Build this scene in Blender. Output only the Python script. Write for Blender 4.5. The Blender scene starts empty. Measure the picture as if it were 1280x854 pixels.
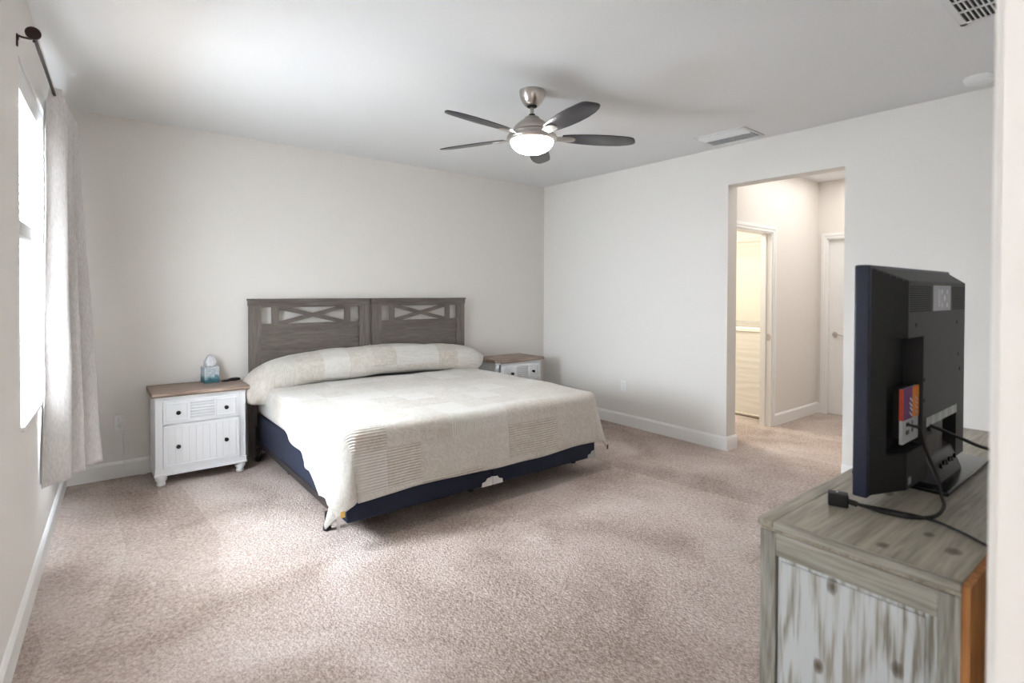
import bpy, bmesh, math, random
from mathutils import Vector, Matrix, noise
PI = math.pi
sc = bpy.context.scene
random.seed(7)

# ------------------------------------------------------------------ camera
CAM = Vector((-4.50799, -5.04956, 1.42883))
YAW, PITCH, ROLL, FPX, CY = 0.6694523, 0.0120488, -0.0038888, 669.7124, 372.628
fwd = Vector((math.sin(YAW)*math.cos(PITCH), math.cos(YAW)*math.cos(PITCH), -math.sin(PITCH)))
rgt = Vector((math.cos(YAW), -math.sin(YAW), 0))
dwn = fwd.cross(rgt)
r2 = math.cos(ROLL)*rgt + math.sin(ROLL)*dwn
d2 = -math.sin(ROLL)*rgt + math.cos(ROLL)*dwn
cd = bpy.data.cameras.new('camera'); cam = bpy.data.objects.new('camera', cd)
sc.collection.objects.link(cam); sc.camera = cam
M = Matrix((r2, -d2, -fwd)).transposed().to_4x4(); M.translation = CAM
cam.matrix_world = M
cd.sensor_fit = 'HORIZONTAL'; cd.sensor_width = 36; cd.lens = FPX/1280*36
cd.shift_y = (CY-427)/1280
cd.clip_start = 0.02
cd.dof.use_dof = True; cd.dof.focus_distance = 4.6; cd.dof.aperture_fstop = 3.2

# ------------------------------------------------------------------ colour management
sc.view_settings.view_transform = 'Standard'
sc.view_settings.look = 'None'
sc.view_settings.gamma = 1
sc.view_settings.use_curve_mapping = False
sc.view_settings.exposure = 1.1

# ------------------------------------------------------------------ world and lights
w = bpy.data.worlds.new('world'); sc.world = w; w.use_nodes = True
bg = w.node_tree.nodes['Background']
bg.inputs[0].default_value = (0.85, 0.925, 1.0, 1); bg.inputs[1].default_value = 23.0

LA = -math.atan(0.0405)                       # the left wall is a touch out of square
LW = Matrix.Translation((-4.65, 0, 0)) @ Matrix.Rotation(LA, 4, 'Z')   # +x into the room, +y to the back corner

def area(name, loc, direction, sx, sy, power, col=(1, 1, 1), spread=PI):
    l = bpy.data.lights.new(name, 'AREA'); l.shape = 'RECTANGLE'; l.size = sx; l.size_y = sy
    l.energy = power; l.color = col; l.spread = spread
    o = bpy.data.objects.new(name, l); sc.collection.objects.link(o)
    o.location = loc; o.rotation_euler = Vector(direction).to_track_quat('-Z', 'Y').to_euler()
    return o
WIN_P, HALL_P, CLOSET_P, ENTRY_FILL_P = 310, 9, 20, 38
wl = LW @ Vector((-1.35, -1.25, 1.75))
area('window_daylight', wl, LW.to_3x3() @ Vector((1, -0.05, -0.05)), 2.0, 1.8, WIN_P, (0.80, 0.90, 1.0))
area('hall_lamp', (1.3, -3.05, 2.72), (0, 0, -1), 1.6, 1.1, HALL_P, (1.0, 0.97, 0.94))
area('closet_lamp', (0.85, -1.3, 2.70), (0, 0, -1), 0.4, 0.4, CLOSET_P, (1.0, 0.93, 0.80))
area('entry_fill_light', (-3.6, -5.75, 2.70), (0, 0.25, -1), 1.0, 0.6, ENTRY_FILL_P, (0.95, 0.97, 1.0))  # added fill light from behind the camera, not a real fitting

# ------------------------------------------------------------------ helpers
C = sc.collection
def lin(c):
    return tuple(((v/255)/12.92 if v/255 <= .04045 else ((v/255+.055)/1.055)**2.4) for v in c)

class MB:
    def __init__(s): s.bm = bmesh.new()
    def _bev(s, geom_v, bev, seg=2):
        vs = set(geom_v); es = [e for e in s.bm.edges if e.verts[0] in vs and e.verts[1] in vs]
        bmesh.ops.bevel(s.bm, geom=es, offset=bev, segments=seg, profile=0.6, affect='EDGES', clamp_overlap=True)
    def box(s, x0, x1, y0, y1, z0, z1, bev=0, seg=2, mat=None):
        r = bmesh.ops.create_cube(s.bm, size=1)['verts']
        for v in r:
            v.co = Vector((x0+(v.co.x+.5)*(x1-x0), y0+(v.co.y+.5)*(y1-y0), z0+(v.co.z+.5)*(z1-z0)))
            if mat is not None: v.co = mat @ v.co
        if bev: s._bev(r, bev, seg)
        return s
    def prism(s, pts, lo, hi, axis='Z', bev=0, mat=None):
        # outline in the two remaining axes (XY for Z, XZ for Y, YZ for X), extruded from lo to hi
        def P(a, b, h):
            v = Vector((a, b, h)) if axis == 'Z' else Vector((a, h, b)) if axis == 'Y' else Vector((h, a, b))
            return mat @ v if mat is not None else v
        n = len(pts)
        A = [s.bm.verts.new(P(a, b, lo)) for a, b in pts]; B = [s.bm.verts.new(P(a, b, hi)) for a, b in pts]
        s.bm.faces.new(A[::-1]); s.bm.faces.new(B)
        for i in range(n): s.bm.faces.new((A[i], A[(i+1) % n], B[(i+1) % n], B[i]))
        if bev: s._bev(A+B, bev)
        return s
    def lathe(s, prof, c=(0, 0, 0), n=32, axis='Z', mat=None):
        # profile of (radius, height) pairs
        c = Vector(c); rings = []
        for r, h in prof:
            ring = []
            for k in range(n):
                a = 2*PI*k/n
                p = Vector((r*math.cos(a), r*math.sin(a), h))
                if axis == 'X': p = Vector((p.z, p.x, p.y))
                elif axis == 'Y': p = Vector((p.x, p.z, p.y))
                p = c+p
                if mat is not None: p = mat @ p
                ring.append(s.bm.verts.new(p))
            rings.append(ring)
        for A, B in zip(rings, rings[1:]):
            for k in range(n): s.bm.faces.new((A[k], A[(k+1) % n], B[(k+1) % n], B[k]))
        s.bm.faces.new(rings[0][::-1]); s.bm.faces.new(rings[-1])
        return s
    def tube(s, pts, r, n=10):
        pts = [Vector(p) for p in pts]; rings = []
        up = None
        for i, p in enumerate(pts):
            t = (pts[min(i+1, len(pts)-1)]-pts[max(i-1, 0)]).normalized()
            if up is None: up = t.orthogonal().normalized()
            else: up = (up-t*up.dot(t)).normalized()
            b = t.cross(up); rr = r[i] if isinstance(r, (list, tuple)) else r
            rings.append([s.bm.verts.new(p+rr*(math.cos(2*PI*k/n)*up+math.sin(2*PI*k/n)*b)) for k in range(n)])
        for A, B in zip(rings, rings[1:]):
            for k in range(n): s.bm.faces.new((A[k], A[(k+1) % n], B[(k+1) % n], B[k]))
        s.bm.faces.new(rings[0][::-1]); s.bm.faces.new(rings[-1])
        return s
    def grid(s, f, nu, nv, uvf=None):
        V = [[s.bm.verts.new(f(i/(nu-1), j/(nv-1))) for i in range(nu)] for j in range(nv)]
        uvl = s.bm.loops.layers.uv.verify() if uvf else None
        for j in range(nv-1):
            for i in range(nu-1):
                fc = s.bm.faces.new((V[j][i], V[j][i+1], V[j+1][i+1], V[j+1][i]))
                if uvf:
                    for l, (a, b) in zip(fc.loops, ((i, j), (i+1, j), (i+1, j+1), (i, j+1))):
                        l[uvl].uv = uvf(a/(nu-1), b/(nv-1))
        return s
    def build(s, name, mat, parent=None, smooth=False, loc=None, rot=None, mw=None):
        bmesh.ops.recalc_face_normals(s.bm, faces=s.bm.faces)
        me = bpy.data.meshes.new(name); s.bm.to_mesh(me); s.bm.free()
        me.materials.append(mat)
        if smooth:
            me.polygons.foreach_set('use_smooth', [True]*len(me.polygons))
            if smooth != 'all':
                me.set_sharp_from_angle(angle=math.radians(40))
        o = bpy.data.objects.new(name, me); C.objects.link(o)
        if parent is not None: o.parent = parent
        if loc is not None: o.location = loc
        if rot is not None: o.rotation_euler = rot
        if mw is not None: o.matrix_world = mw
        return o

def tag(o, label, cat, group=None):
    o['label'] = label; o['category'] = cat
    if group: o['group'] = group
    return o
def thing(name, label, cat, loc=(0, 0, 0), rotz=0, group=None):
    o = bpy.data.objects.new(name, None); o.empty_display_size = .05; C.objects.link(o)
    o.location = loc; o.rotation_euler = (0, 0, rotz)
    return tag(o, label, cat, group)
def struct(o):
    o['kind'] = 'structure'; return o
def copy_tree(o, parent=None):
    c = o.copy(); C.objects.link(c)
    if parent is not None:
        c.parent = parent; c.matrix_parent_inverse = o.matrix_parent_inverse
    for ch in list(o.children): copy_tree(ch, c)
    return c
def spline(pts, n=8):
    pts = [Vector(p) for p in pts]; out = []
    for i in range(len(pts)-1):
        p0 = pts[max(i-1, 0)]; p1 = pts[i]; p2 = pts[i+1]; p3 = pts[min(i+2, len(pts)-1)]
        for k in range(n):
            t = k/n
            out.append(.5*((2*p1)+(p2-p0)*t+(2*p0-5*p1+4*p2-p3)*t*t+(3*p1-p0-3*p2+p3)*t**3))
    out.append(pts[-1]); return out
def interp(x, xs, ys):
    if x <= xs[0]: return ys[0]
    for a, b, c, d in zip(xs, xs[1:], ys, ys[1:]):
        if x <= b: return c+(d-c)*(x-a)/(b-a)
    return ys[-1]
def smooth01(t):
    t = max(0, min(1, t)); return t*t*(3-2*t)

# ------------------------------------------------------------------ materials
class NT:
    def __init__(s, name):
        s.m = bpy.data.materials.new(name); s.m.use_nodes = True; s.t = s.m.node_tree; s.t.nodes.clear()
        s.out = s.n('ShaderNodeOutputMaterial')
    def n(s, ty, **kw):
        nd = s.t.nodes.new(ty)
        for k, v in kw.items():
            if k.startswith('i_'):
                key = k[2:]; key = int(key) if key.isdigit() else key.replace('_', ' ')
                nd.inputs[key].default_value = v
            else: setattr(nd, k, v)
        return nd
    def l(s, a, ai, b, bi): s.t.links.new(a.outputs[ai], b.inputs[bi])
    def bsdf(s, col=(.8, .8, .8), rough=.5, metal=0, **kw):
        b = s.n('ShaderNodeBsdfPrincipled')
        b.inputs['Base Color'].default_value = (*col, 1); b.inputs['Roughness'].default_value = rough
        b.inputs['Metallic'].default_value = metal
        for k, v in kw.items(): b.inputs[k.replace('_', ' ')].default_value = v
        s.l(b, 0, s.out, 0); return b
    def coord(s, kind='Object', scale=(1, 1, 1), rot=(0, 0, 0)):
        tc = s.n('ShaderNodeTexCoord'); mp = s.n('ShaderNodeMapping')
        mp.inputs['Scale'].default_value = scale; mp.inputs['Rotation'].default_value = rot
        s.l(tc, kind, mp, 0); return mp
    def ramp(s, src, so, stops):
        r = s.n('ShaderNodeValToRGB'); s.l(src, so, r, 0)
        e = r.color_ramp.elements
        while len(e) < len(stops): e.new(.5)
        for k, (p, c) in zip(e, stops): k.position = p; k.color = (*c, 1)
        return r
    def bump(s, src, so, b, strength, dist=.01, prev=None):
        n = s.n('ShaderNodeBump'); n.inputs['Strength'].default_value = strength; n.inputs['Distance'].default_value = dist
        s.l(src, so, n, 'Height')
        if prev is not None: s.l(prev, 0, n, 'Normal')
        s.l(n, 0, b, 'Normal'); return n

def simple(name, rgb, rough=.5, metal=0, bump=None, **kw):
    t = NT(name); b = t.bsdf(lin(rgb), rough, metal, **kw)
    if bump:
        mp = t.coord(); nz = t.n('ShaderNodeTexNoise'); nz.inputs['Scale'].default_value = bump[0]; nz.inputs['Detail'].default_value = 4
        t.l(mp, 0, nz, 0); t.bump(nz, 0, b, bump[1], bump[2])
    return t.m

def wood(name, dark, mid, light, axis='X', fine=60, coarse=9, rough=.6, knots=False, bump=.15, white=None):
    t = NT(name); b = t.bsdf(rough=rough)
    tc = t.n('ShaderNodeTexCoord')
    k = {'X': (1.0, 9, 9), 'Y': (9, 1.0, 9), 'Z': (9, 9, 1.0)}[axis]
    mp = t.n('ShaderNodeMapping'); mp.inputs['Scale'].default_value = k; t.l(tc, 'Object', mp, 0)
    n1 = t.n('ShaderNodeTexNoise'); n1.inputs['Scale'].default_value = coarse*.22; n1.inputs['Detail'].default_value = 6
    n1.inputs['Roughness'].default_value = .62; n1.inputs['Distortion'].default_value = 1.1; t.l(mp, 0, n1, 0)
    mp2 = t.n('ShaderNodeMapping'); mp2.inputs['Scale'].default_value = tuple(v if v > 1 else .55 for v in k); t.l(tc, 'Object', mp2, 0)
    n2 = t.n('ShaderNodeTexNoise'); n2.inputs['Scale'].default_value = fine*.2; n2.inputs['Detail'].default_value = 3; t.l(mp2, 0, n2, 0)
    mx = t.n('ShaderNodeMix', data_type='FLOAT'); mx.inputs[0].default_value = .42
    t.l(n1, 0, mx, 2); t.l(n2, 0, mx, 3)
    r = t.ramp(mx, 0, [(.36, lin(dark)), (.5, lin(mid)), (.64, lin(light))])
    last = r
    if white:
        # rubbed pale wash over cathedral grain
        mp3 = t.n('ShaderNodeMapping'); mp3.inputs['Scale'].default_value = {'X': (1.1, 5.2, 5.2), 'Y': (5.2, 1.1, 5.2), 'Z': (5.6, 5.6, .75)}[axis]
        t.l(tc, 'Object', mp3, 0)
        n4 = t.n('ShaderNodeTexNoise'); n4.inputs['Scale'].default_value = 1.25; n4.inputs['Detail'].default_value = 1.5; t.l(mp3, 0, n4, 0)
        ml = t.n('ShaderNodeMath', operation='MULTIPLY'); ml.inputs[1].default_value = white[1]; t.l(n4, 0, ml, 0)
        fr = t.n('ShaderNodeMath', operation='PINGPONG'); fr.inputs[1].default_value = .5; t.l(ml, 0, fr, 0)
        ad = t.n('ShaderNodeMath', operation='MULTIPLY_ADD'); ad.inputs[1].default_value = 1.3; t.l(n2, 0, ad, 0); t.l(fr, 0, ad, 2)
        rr = t.ramp(ad, 0, [(.58, (.10, .10, .10)), (.82, (.62, .62, .62)), (1.0, (.95, .95, .95))])
        m2 = t.n('ShaderNodeMix', data_type='RGBA'); t.l(rr, 0, m2, 0)
        t.l(r, 0, m2, 6); m2.inputs[7].default_value = (*lin(white[0]), 1)
        last = m2
    lo = 2 if white else 0
    if isinstance(knots, list):
        prev = None
        for kx, ky, kz, kr in knots:
            vm = t.n('ShaderNodeMapping'); vm.inputs['Location'].default_value = (-kx, -ky, -kz); t.l(tc, 'Object', vm, 0)
            vs = t.n('ShaderNodeMapping'); vs.inputs['Scale'].default_value = tuple((.62 if a_ == axis else 1)/kr for a_ in 'XYZ'); t.l(vm, 0, vs, 0)
            ln = t.n('ShaderNodeVectorMath', operation='LENGTH'); t.l(vs, 0, ln, 0)
            nd = t.n('ShaderNodeMath', operation='MULTIPLY_ADD'); t.l(n2, 0, nd, 0); nd.inputs[1].default_value = .5; t.l(ln, 'Value', nd, 2)
            rk = t.ramp(nd, 0, [(.55, (1, 1, 1)), (.85, (.55, .55, .55)), (1.0, (0, 0, 0))])
            mk = t.n('ShaderNodeMix', data_type='RGBA'); t.l(rk, 0, mk, 0); t.l(last, lo, mk, 6)
            mk.inputs[7].default_value = (*lin((96, 86, 72)), 1); last = mk; lo = 2
    elif knots:
        vo = t.n('ShaderNodeTexVoronoi'); vo.inputs['Scale'].default_value = 3.4; vo.inputs['Randomness'].default_value = 1
        mpk = t.n('ShaderNodeMapping'); mpk.inputs['Scale'].default_value = {'X': (.8, 1.15, 1.15), 'Y': (1.15, .8, 1.15), 'Z': (1.15, 1.15, .8)}[axis]; mpk.inputs['Location'].default_value = (.37, .11, .05)
        t.l(tc, 'Object', mpk, 0); t.l(mpk, 0, vo, 0)
        rk = t.ramp(vo, 0, [(.035, (1, 1, 1)), (.085, (.25, .25, .25)), (.12, (0, 0, 0))])
        mk = t.n('ShaderNodeMix', data_type='RGBA'); t.l(rk, 0, mk, 0); t.l(last, lo, mk, 6)
        mk.inputs[7].default_value = (*lin((104, 92, 74)), 1); last = mk; lo = 2
    t.l(last, lo, b, 'Base Color')
    t.bump(mx, 0, b, bump, .004)
    return t.m

def m_carpet():
    t = NT('beige_carpet'); b = t.bsdf(rough=1); b.inputs['Specular IOR Level'].default_value = .1
    mp = t.coord()
    big = t.n('ShaderNodeTexNoise'); big.inputs['Scale'].default_value = 1.5; big.inputs['Detail'].default_value = 2.5; big.inputs['Distortion'].default_value = .8; t.l(mp, 0, big, 0)
    # vacuum strokes: soft-edged lanes of brushed pile
    mpv = t.coord(scale=(2.3, .55, 1), rot=(0, 0, .55)); vo = t.n('ShaderNodeTexVoronoi'); vo.inputs['Scale'].default_value = 1.0
    t.l(mpv, 0, vo, 0)
    sep = t.n('ShaderNodeSeparateColor'); t.l(vo, 'Color', sep, 0)
    mid = t.n('ShaderNodeTexNoise'); mid.inputs['Scale'].default_value = 55; mid.inputs['Detail'].default_value = 4; mid.inputs['Roughness'].default_value = .65; mid.inputs['Distortion'].default_value = .6; t.l(mp, 0, mid, 0)
    tuft = t.n('ShaderNodeTexVoronoi'); tuft.inputs['Scale'].default_value = 95; t.l(mp, 0, tuft, 0)
    a = t.n('ShaderNodeMix', data_type='FLOAT'); a.inputs[0].default_value = .12; t.l(big, 0, a, 2); t.l(sep, 0, a, 3)
    a2 = t.n('ShaderNodeMix', data_type='FLOAT'); a2.inputs[0].default_value = .52; t.l(a, 0, a2, 2); t.l(mid, 0, a2, 3)
    r = t.ramp(a2, 0, [(.36, lin((150, 134, 124))), (.5, lin((190, 175, 166))), (.63, lin((216, 204, 197)))])
    r2 = t.ramp(tuft, 0, [(.25, (1, 1, 1)), (.75, (.66, .64, .62))])  # shade between tufts, put into the pile colour
    mu = t.n('ShaderNodeMix', data_type='RGBA', blend_type='MULTIPLY'); mu.inputs[0].default_value = .30; t.l(r, 0, mu, 6); t.l(r2, 0, mu, 7)
    t.l(mu, 2, b, 'Base Color')
    hm = t.n('ShaderNodeMath', operation='SUBTRACT'); t.l(mid, 0, hm, 0); t.l(tuft, 0, hm, 1)
    t.bump(hm, 0, b, .45, .016)
    return t.m

def m_quilt():
    t = NT('ivory_patchwork_quilt'); b = t.bsdf(rough=.62); b.inputs['Sheen Weight'].default_value = .15
    tc = t.n('ShaderNodeTexCoord'); sx = t.n('ShaderNodeSeparateXYZ'); t.l(tc, 'UV', sx, 0)
    def math_(op, a, bv=None, ao=0):
        n = t.n('ShaderNodeMath', operation=op); t.l(a, ao, n, 0)
        if bv is not None:
            if isinstance(bv, tuple): t.l(bv[0], bv[1], n, 1)
            else: n.inputs[1].default_value = bv
        return n
    S = 1/.225
    u = math_('MULTIPLY', sx, S, 0); v = math_('MULTIPLY', sx, S, 1)
    fu = math_('FLOOR', u); fv = math_('FLOOR', v)
    cb = t.n('ShaderNodeCombineXYZ'); t.l(fu, 0, cb, 0); t.l(fv, 0, cb, 1)
    wn = t.n('ShaderNodeTexWhiteNoise', noise_dimensions='2D'); t.l(cb, 0, wn, 0)
    col = t.ramp(wn, 'Value', [(0, lin((195, 187, 177))), (.3, lin((203, 197, 189))), (.55, lin((209, 205, 199))), (.8, lin((199, 192, 183)))])
    col.color_ramp.interpolation = 'CONSTANT'
    # every patch is ribbed or floral
    sep = t.n('ShaderNodeSeparateColor'); t.l(wn, 'Color', sep, 0)
    pu = math_('FRACT', u); pv = math_('FRACT', v)
    s1 = math_('SINE', math_('MULTIPLY', u, 2*PI*14)); s2 = math_('SINE', math_('MULTIPLY', v, 2*PI*14))
    pick = math_('GREATER_THAN', sep, .5, 1)
    ribs = t.n('ShaderNodeMix', data_type='FLOAT'); t.l(pick, 0, ribs, 0); t.l(s1, 0, ribs, 2); t.l(s2, 0, ribs, 3)
    isrib = math_('LESS_THAN', sep, .45, 2)
    no = t.n('ShaderNodeTexNoise'); no.inputs['Scale'].default_value = 26; no.inputs['Detail'].default_value = 3; no.inputs['Distortion'].default_value = 1.6; t.l(tc, 'UV', no, 0)
    nf = math_('MULTIPLY', no, 1.6)
    h1 = t.n('ShaderNodeMix', data_type='FLOAT'); t.l(isrib, 0, h1, 0); t.l(nf, 0, h1, 2); t.l(math_('MULTIPLY', ribs, .5), 0, h1, 3)
    # seams between patches
    def seam(p):
        q = math_('ABSOLUTE', math_('SUBTRACT', p, .5)); return math_('GREATER_THAN', q, .475)
    sm = math_('MAXIMUM', seam(pu), (seam(pv), 0))
    hs = math_('SUBTRACT', h1, (math_('MULTIPLY', sm, 1.2), 0))
    # satin figure slightly paler than its ground
    fg = t.ramp(no, 0, [(.47, (0, 0, 0)), (.56, (1, 1, 1))])
    mixf = t.n('ShaderNodeMix', data_type='RGBA'); mm = math_('MULTIPLY', fg, .35); t.l(mm, 0, mixf, 0); t.l(col, 0, mixf, 6)
    mixf.inputs[7].default_value = (*lin((220, 217, 210)), 1)
    t.l(mixf, 2, b, 'Base Color')
    t.bump(hs, 0, b, .65, .005)
    return t.m

def m_fabric(name, c1, c2, sc1=300, rough=.9, bump=.3, transl=None):
    t = NT(name); b = t.bsdf(rough=rough)
    mp = t.coord(scale=(1, 1, .35)); n = t.n('ShaderNodeTexNoise'); n.inputs['Scale'].default_value = sc1; n.inputs['Detail'].default_value = 4; t.l(mp, 0, n, 0)
    r = t.ramp(n, 0, [(.25, lin(c1)), (.75, lin(c2))]); t.l(r, 0, b, 'Base Color'); t.bump(n, 0, b, bump, .003)
    if transl:
        tr = t.n('ShaderNodeBsdfTranslucent'); t.l(r, 0, tr, 0); mx = t.n('ShaderNodeMixShader'); mx.inputs[0].default_value = transl
        t.l(b, 0, mx, 1); t.l(tr, 0, mx, 2); t.l(mx, 0, t.out, 0)
    return t.m

def m_translucent(name, rgb, f=.35):
    t = NT(name); b = t.bsdf(lin(rgb), .5)
    tr = t.n('ShaderNodeBsdfTranslucent'); tr.inputs[0].default_value = (*lin(rgb), 1)
    mx = t.n('ShaderNodeMixShader'); mx.inputs[0].default_value = f
    t.l(b, 0, mx, 1); t.l(tr, 0, mx, 2); t.l(mx, 0, t.out, 0); return t.m

def m_glass():
    t = NT('clear_glass'); g = t.n('ShaderNodeBsdfGlossy'); g.inputs['Roughness'].default_value = .02
    tr = t.n('ShaderNodeBsdfTransparent'); mx = t.n('ShaderNodeMixShader'); mx.inputs[0].default_value = .06
    t.l(tr, 0, mx, 1); t.l(g, 0, mx, 2); t.l(mx, 0, t.out, 0); return t.m

def m_emit(name, rgb, s):
    t = NT(name); e = t.n('ShaderNodeEmission'); e.inputs[0].default_value = (*rgb, 1); e.inputs[1].default_value = s
    t.l(e, 0, t.out, 0); return t.m

def m_brushed(name, rgb, rough=.32):
    t = NT(name); b = t.bsdf(lin(rgb), rough, 1)
    mp = t.coord(scale=(1, 1, 14)); n = t.n('ShaderNodeTexNoise'); n.inputs['Scale'].default_value = 22; t.l(mp, 0, n, 0); t.bump(n, 0, b, .06, .002)
    return t.m

def m_tissue_box():
    t = NT('printed_tissue_box'); b = t.bsdf(rough=.55)
    tc = t.n('ShaderNodeTexCoord'); sx = t.n('ShaderNodeSeparateXYZ'); t.l(tc, 'Object', sx, 0)
    vo = t.n('ShaderNodeTexVoronoi'); vo.inputs['Scale'].default_value = 62; t.l(tc, 'Object', vo, 0)
    n = t.n('ShaderNodeTexNoise'); n.inputs['Scale'].default_value = 30; t.l(tc, 'Object', n, 0)
    a = t.n('ShaderNodeMath', operation='MULTIPLY_ADD'); t.l(n, 0, a, 0); a.inputs[1].default_value = .07; t.l(sx, 2, a, 2)
    r = t.ramp(a, 0, [(.062, lin((58, 112, 124))), (.082, lin((126, 168, 178))), (.10, lin((224, 226, 230)))])
    r2 = t.ramp(vo, 0, [(.1, lin((250, 250, 250))), (.5, lin((186, 200, 204)))])
    mx = t.n('ShaderNodeMix', data_type='RGBA', blend_type='MULTIPLY'); mx.inputs[0].default_value = .8; t.l(r, 0, mx, 6); t.l(r2, 0, mx, 7)
    t.l(mx, 2, b, 'Base Color'); return t.m

WALL = simple('greige_wall_paint', (229, 225, 220), .75, bump=(90, .05, .004))
HALLW = simple('hall_wall_paint', (228, 223, 217), .75, bump=(90, .05, .004))
CEIL = simple('white_ceiling_paint', (232, 232, 232), .9, bump=(60, .12, .004))
TRIM = simple('white_trim_paint', (240, 239, 237), .38)
CARPET = m_carpet()
TAUPE = wood('weathered_taupe_wood', (116, 97, 84), (146, 126, 112), (170, 152, 138), 'X', 60, 9, .5)
GREYWOOD = wood('grey_oak_laminate', (78, 70, 66), (98, 90, 84), (116, 107, 101), 'X', 70, 9, .55)
GREYWOODV = wood('grey_oak_laminate_upright', (82, 74, 69), (104, 96, 90), (122, 113, 107), 'Z', 70, 9, .55)
WHITEP = simple('white_painted_wood', (238, 239, 241), .42)
DRTOP = wood('grey_green_weathered_pine', (126, 120, 106), (158, 152, 137), (182, 176, 162), 'X', 60, 8, .42, knots=[(.16, -.36, .85, .022), (.22, -.30, .85, .016), (.45, -.15, .85, .02), (.07, -.25, .85, .018), (.9, -.2, .85, .02)])
DRSIDE = wood('whitewashed_pine', (118, 112, 98), (148, 144, 132), (172, 170, 160), 'Z', 60, 8, .55, knots=[(.006, -.171, .742, .020), (.006, -.143, .54, .018), (.006, -.30, .62, .020), (.006, -.30, .45, .018), (.006, -.09, .30, .016), (.006, -.25, .25, .02)], white=((212, 218, 221), 11), bump=.3)
DRRAIL = wood('whitewashed_pine_rail', (120, 116, 104), (158, 156, 146), (184, 184, 176), 'Y', 60, 8, .55)
DRPOST = wood('weathered_pine_post', (116, 114, 106), (152, 151, 143), (182, 182, 176), 'Z', 80, 14, .55)
RAWWOOD = wood('raw_orange_pine', (126, 78, 36), (166, 108, 56), (188, 132, 76), 'Z', 50, 8, .6)
QUILT = m_quilt()
NAVY = m_fabric('navy_box_spring_cloth', (22, 28, 46), (32, 40, 62), 260, .9, .3)
MATT = m_fabric('white_mattress_ticking', (214, 212, 208), (232, 230, 226), 120, .9, .2)
PLASTICW = simple('white_plastic', (236, 236, 234), .4)
GREYPL = simple('grey_plastic_guard', (176, 174, 172), .5)
DARKM = simple('dark_brown_steel', (52, 46, 46), .5, .4)
BLACKP = simple('black_plastic', (16, 16, 18), .5, bump=(240, .12, .002))
BLACKG = simple('glossy_black', (14, 14, 18), .16)
BEZEL = simple('blue_black_bezel_plastic', (28, 35, 56), .42)
KNOB = simple('oil_rubbed_knob', (34, 31, 32), .35, .6)
NICKEL = m_brushed('brushed_nickel', (196, 190, 184), .28)
BLADE = simple('charcoal_fan_blade', (48, 47, 51), .3)
BOWL = m_emit('lit_opal_glass', (1.0, .985, .96), 30)
CURTAIN = m_fabric('oatmeal_linen_curtain', (205, 200, 197), (228, 224, 222), 110, .95, .3, .22)
BLINDM = m_translucent('white_blind_vinyl', (240, 238, 234), .10)
GLASS = m_glass()
BRONZE = simple('dark_bronze_rod', (62, 50, 48), .35, .7)
SILVERROD = simple('satin_steel_rod', (150, 146, 144), .3, .9)
TISSUEB = m_tissue_box()
TISSUE = m_translucent('white_tissue_paper', (244, 244, 246), .3)
VENTW = simple('white_vent_enamel', (226, 226, 226), .5)
VENTD = simple('dark_duct', (58, 58, 60), .9)
VENTG = simple('grey_duct', (120, 118, 118), .9)
BLACKSOFT = simple('black_rubber_cable', (24, 24, 25), .55)

# ------------------------------------------------------------------ room shell
H = 2.74
XR, YF = 0.0, -4.94          # right wall face, front wall face
OPEN0, OPEN1, OPENZ = -2.474, -3.42, 2.392     # wide opening in the right wall
RT = 0.15
m = MB(); m.box(-5.6, 2.9, -6.6, .3, -.12, 0); struct(m.build('floor', CARPET))
m = MB(); m.box(-5.6, 2.9, -6.6, .3, H, H+.12); struct(m.build('ceiling', CEIL))
m = MB(); m.box(-4.95, 2.9, 0, .15, 0, H); struct(m.build('wall_back', WALL))
# right wall with the opening
m = MB()
m.box(0, RT, OPEN0, 0, 0, H); m.box(0, RT, OPEN1, OPEN0, OPENZ, H); m.box(0, RT, -6.4, OPEN1, 0, H)
struct(m.build('wall_right', WALL))
# left wall (own frame) with window hole
WY0, WY1, WZ0, WZ1 = -2.01, -0.67, .845, 2.41
m = MB(); T = .14
m.box(-T, 0, WY1, .1, 0, H); m.box(-T, 0, -6.6, WY0, 0, H); m.box(-T, 0, WY0, WY1, 0, WZ0); m.box(-T, 0, WY0, WY1, WZ1, H)
struct(m.build('wall_left', WALL, mw=LW))
# front wall with the entry doorway the camera stands in
m = MB(); JX = -3.81
m.box(JX+.02, RT, YF-.12, YF, 0, H); m.box(-4.86, JX+.02, YF-.12, YF, 2.30, H); m.box(-5.1, -4.83, YF-.12, YF, 0, H)
struct(m.build('wall_front', WALL))
# entry hall behind the camera
m = MB(); m.box(-5.2, -2.4, -6.5, -6.38, 0, H); m.box(-2.5, -2.38, -6.5, YF-.12, 0, H)
struct(m.build('wall_entry', WALL))
# hall beyond the opening: side wall with closet doorway, end wall with a door
HY, HX = -2.30, 2.32
CD0, CD1, CDZ = .43, 1.19, 2.065
m = MB()
m.box(RT, CD0, HY, HY+.115, 0, H); m.box(CD1, 2.9, HY, HY+.115, 0, H); m.box(CD0, CD1, HY, HY+.115, CDZ, H)
struct(m.build('wall_hall', HALLW))
D0, D1, DZ = -2.40, -3.16, 2.065
m = MB()
m.box(HX, HX+.12, D0, HY+.05, 0, H); m.box(HX, HX+.12, -3.75, D1, 0, H); m.box(HX, HX+.12, D1, D0, DZ, H)
struct(m.build('wall_hall_end', HALLW))
m = MB(); m.box(RT, HX+.12, -3.87, -3.75, 0, H); struct(m.build('wall_hall_right', HALLW))
CLOSETW = simple('closet_wall_paint', (232, 226, 214), .75)
m = MB(); m.box(2.2, 2.32, HY+.115, 0, 0, H); struct(m.build('wall_closet', CLOSETW))

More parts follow.
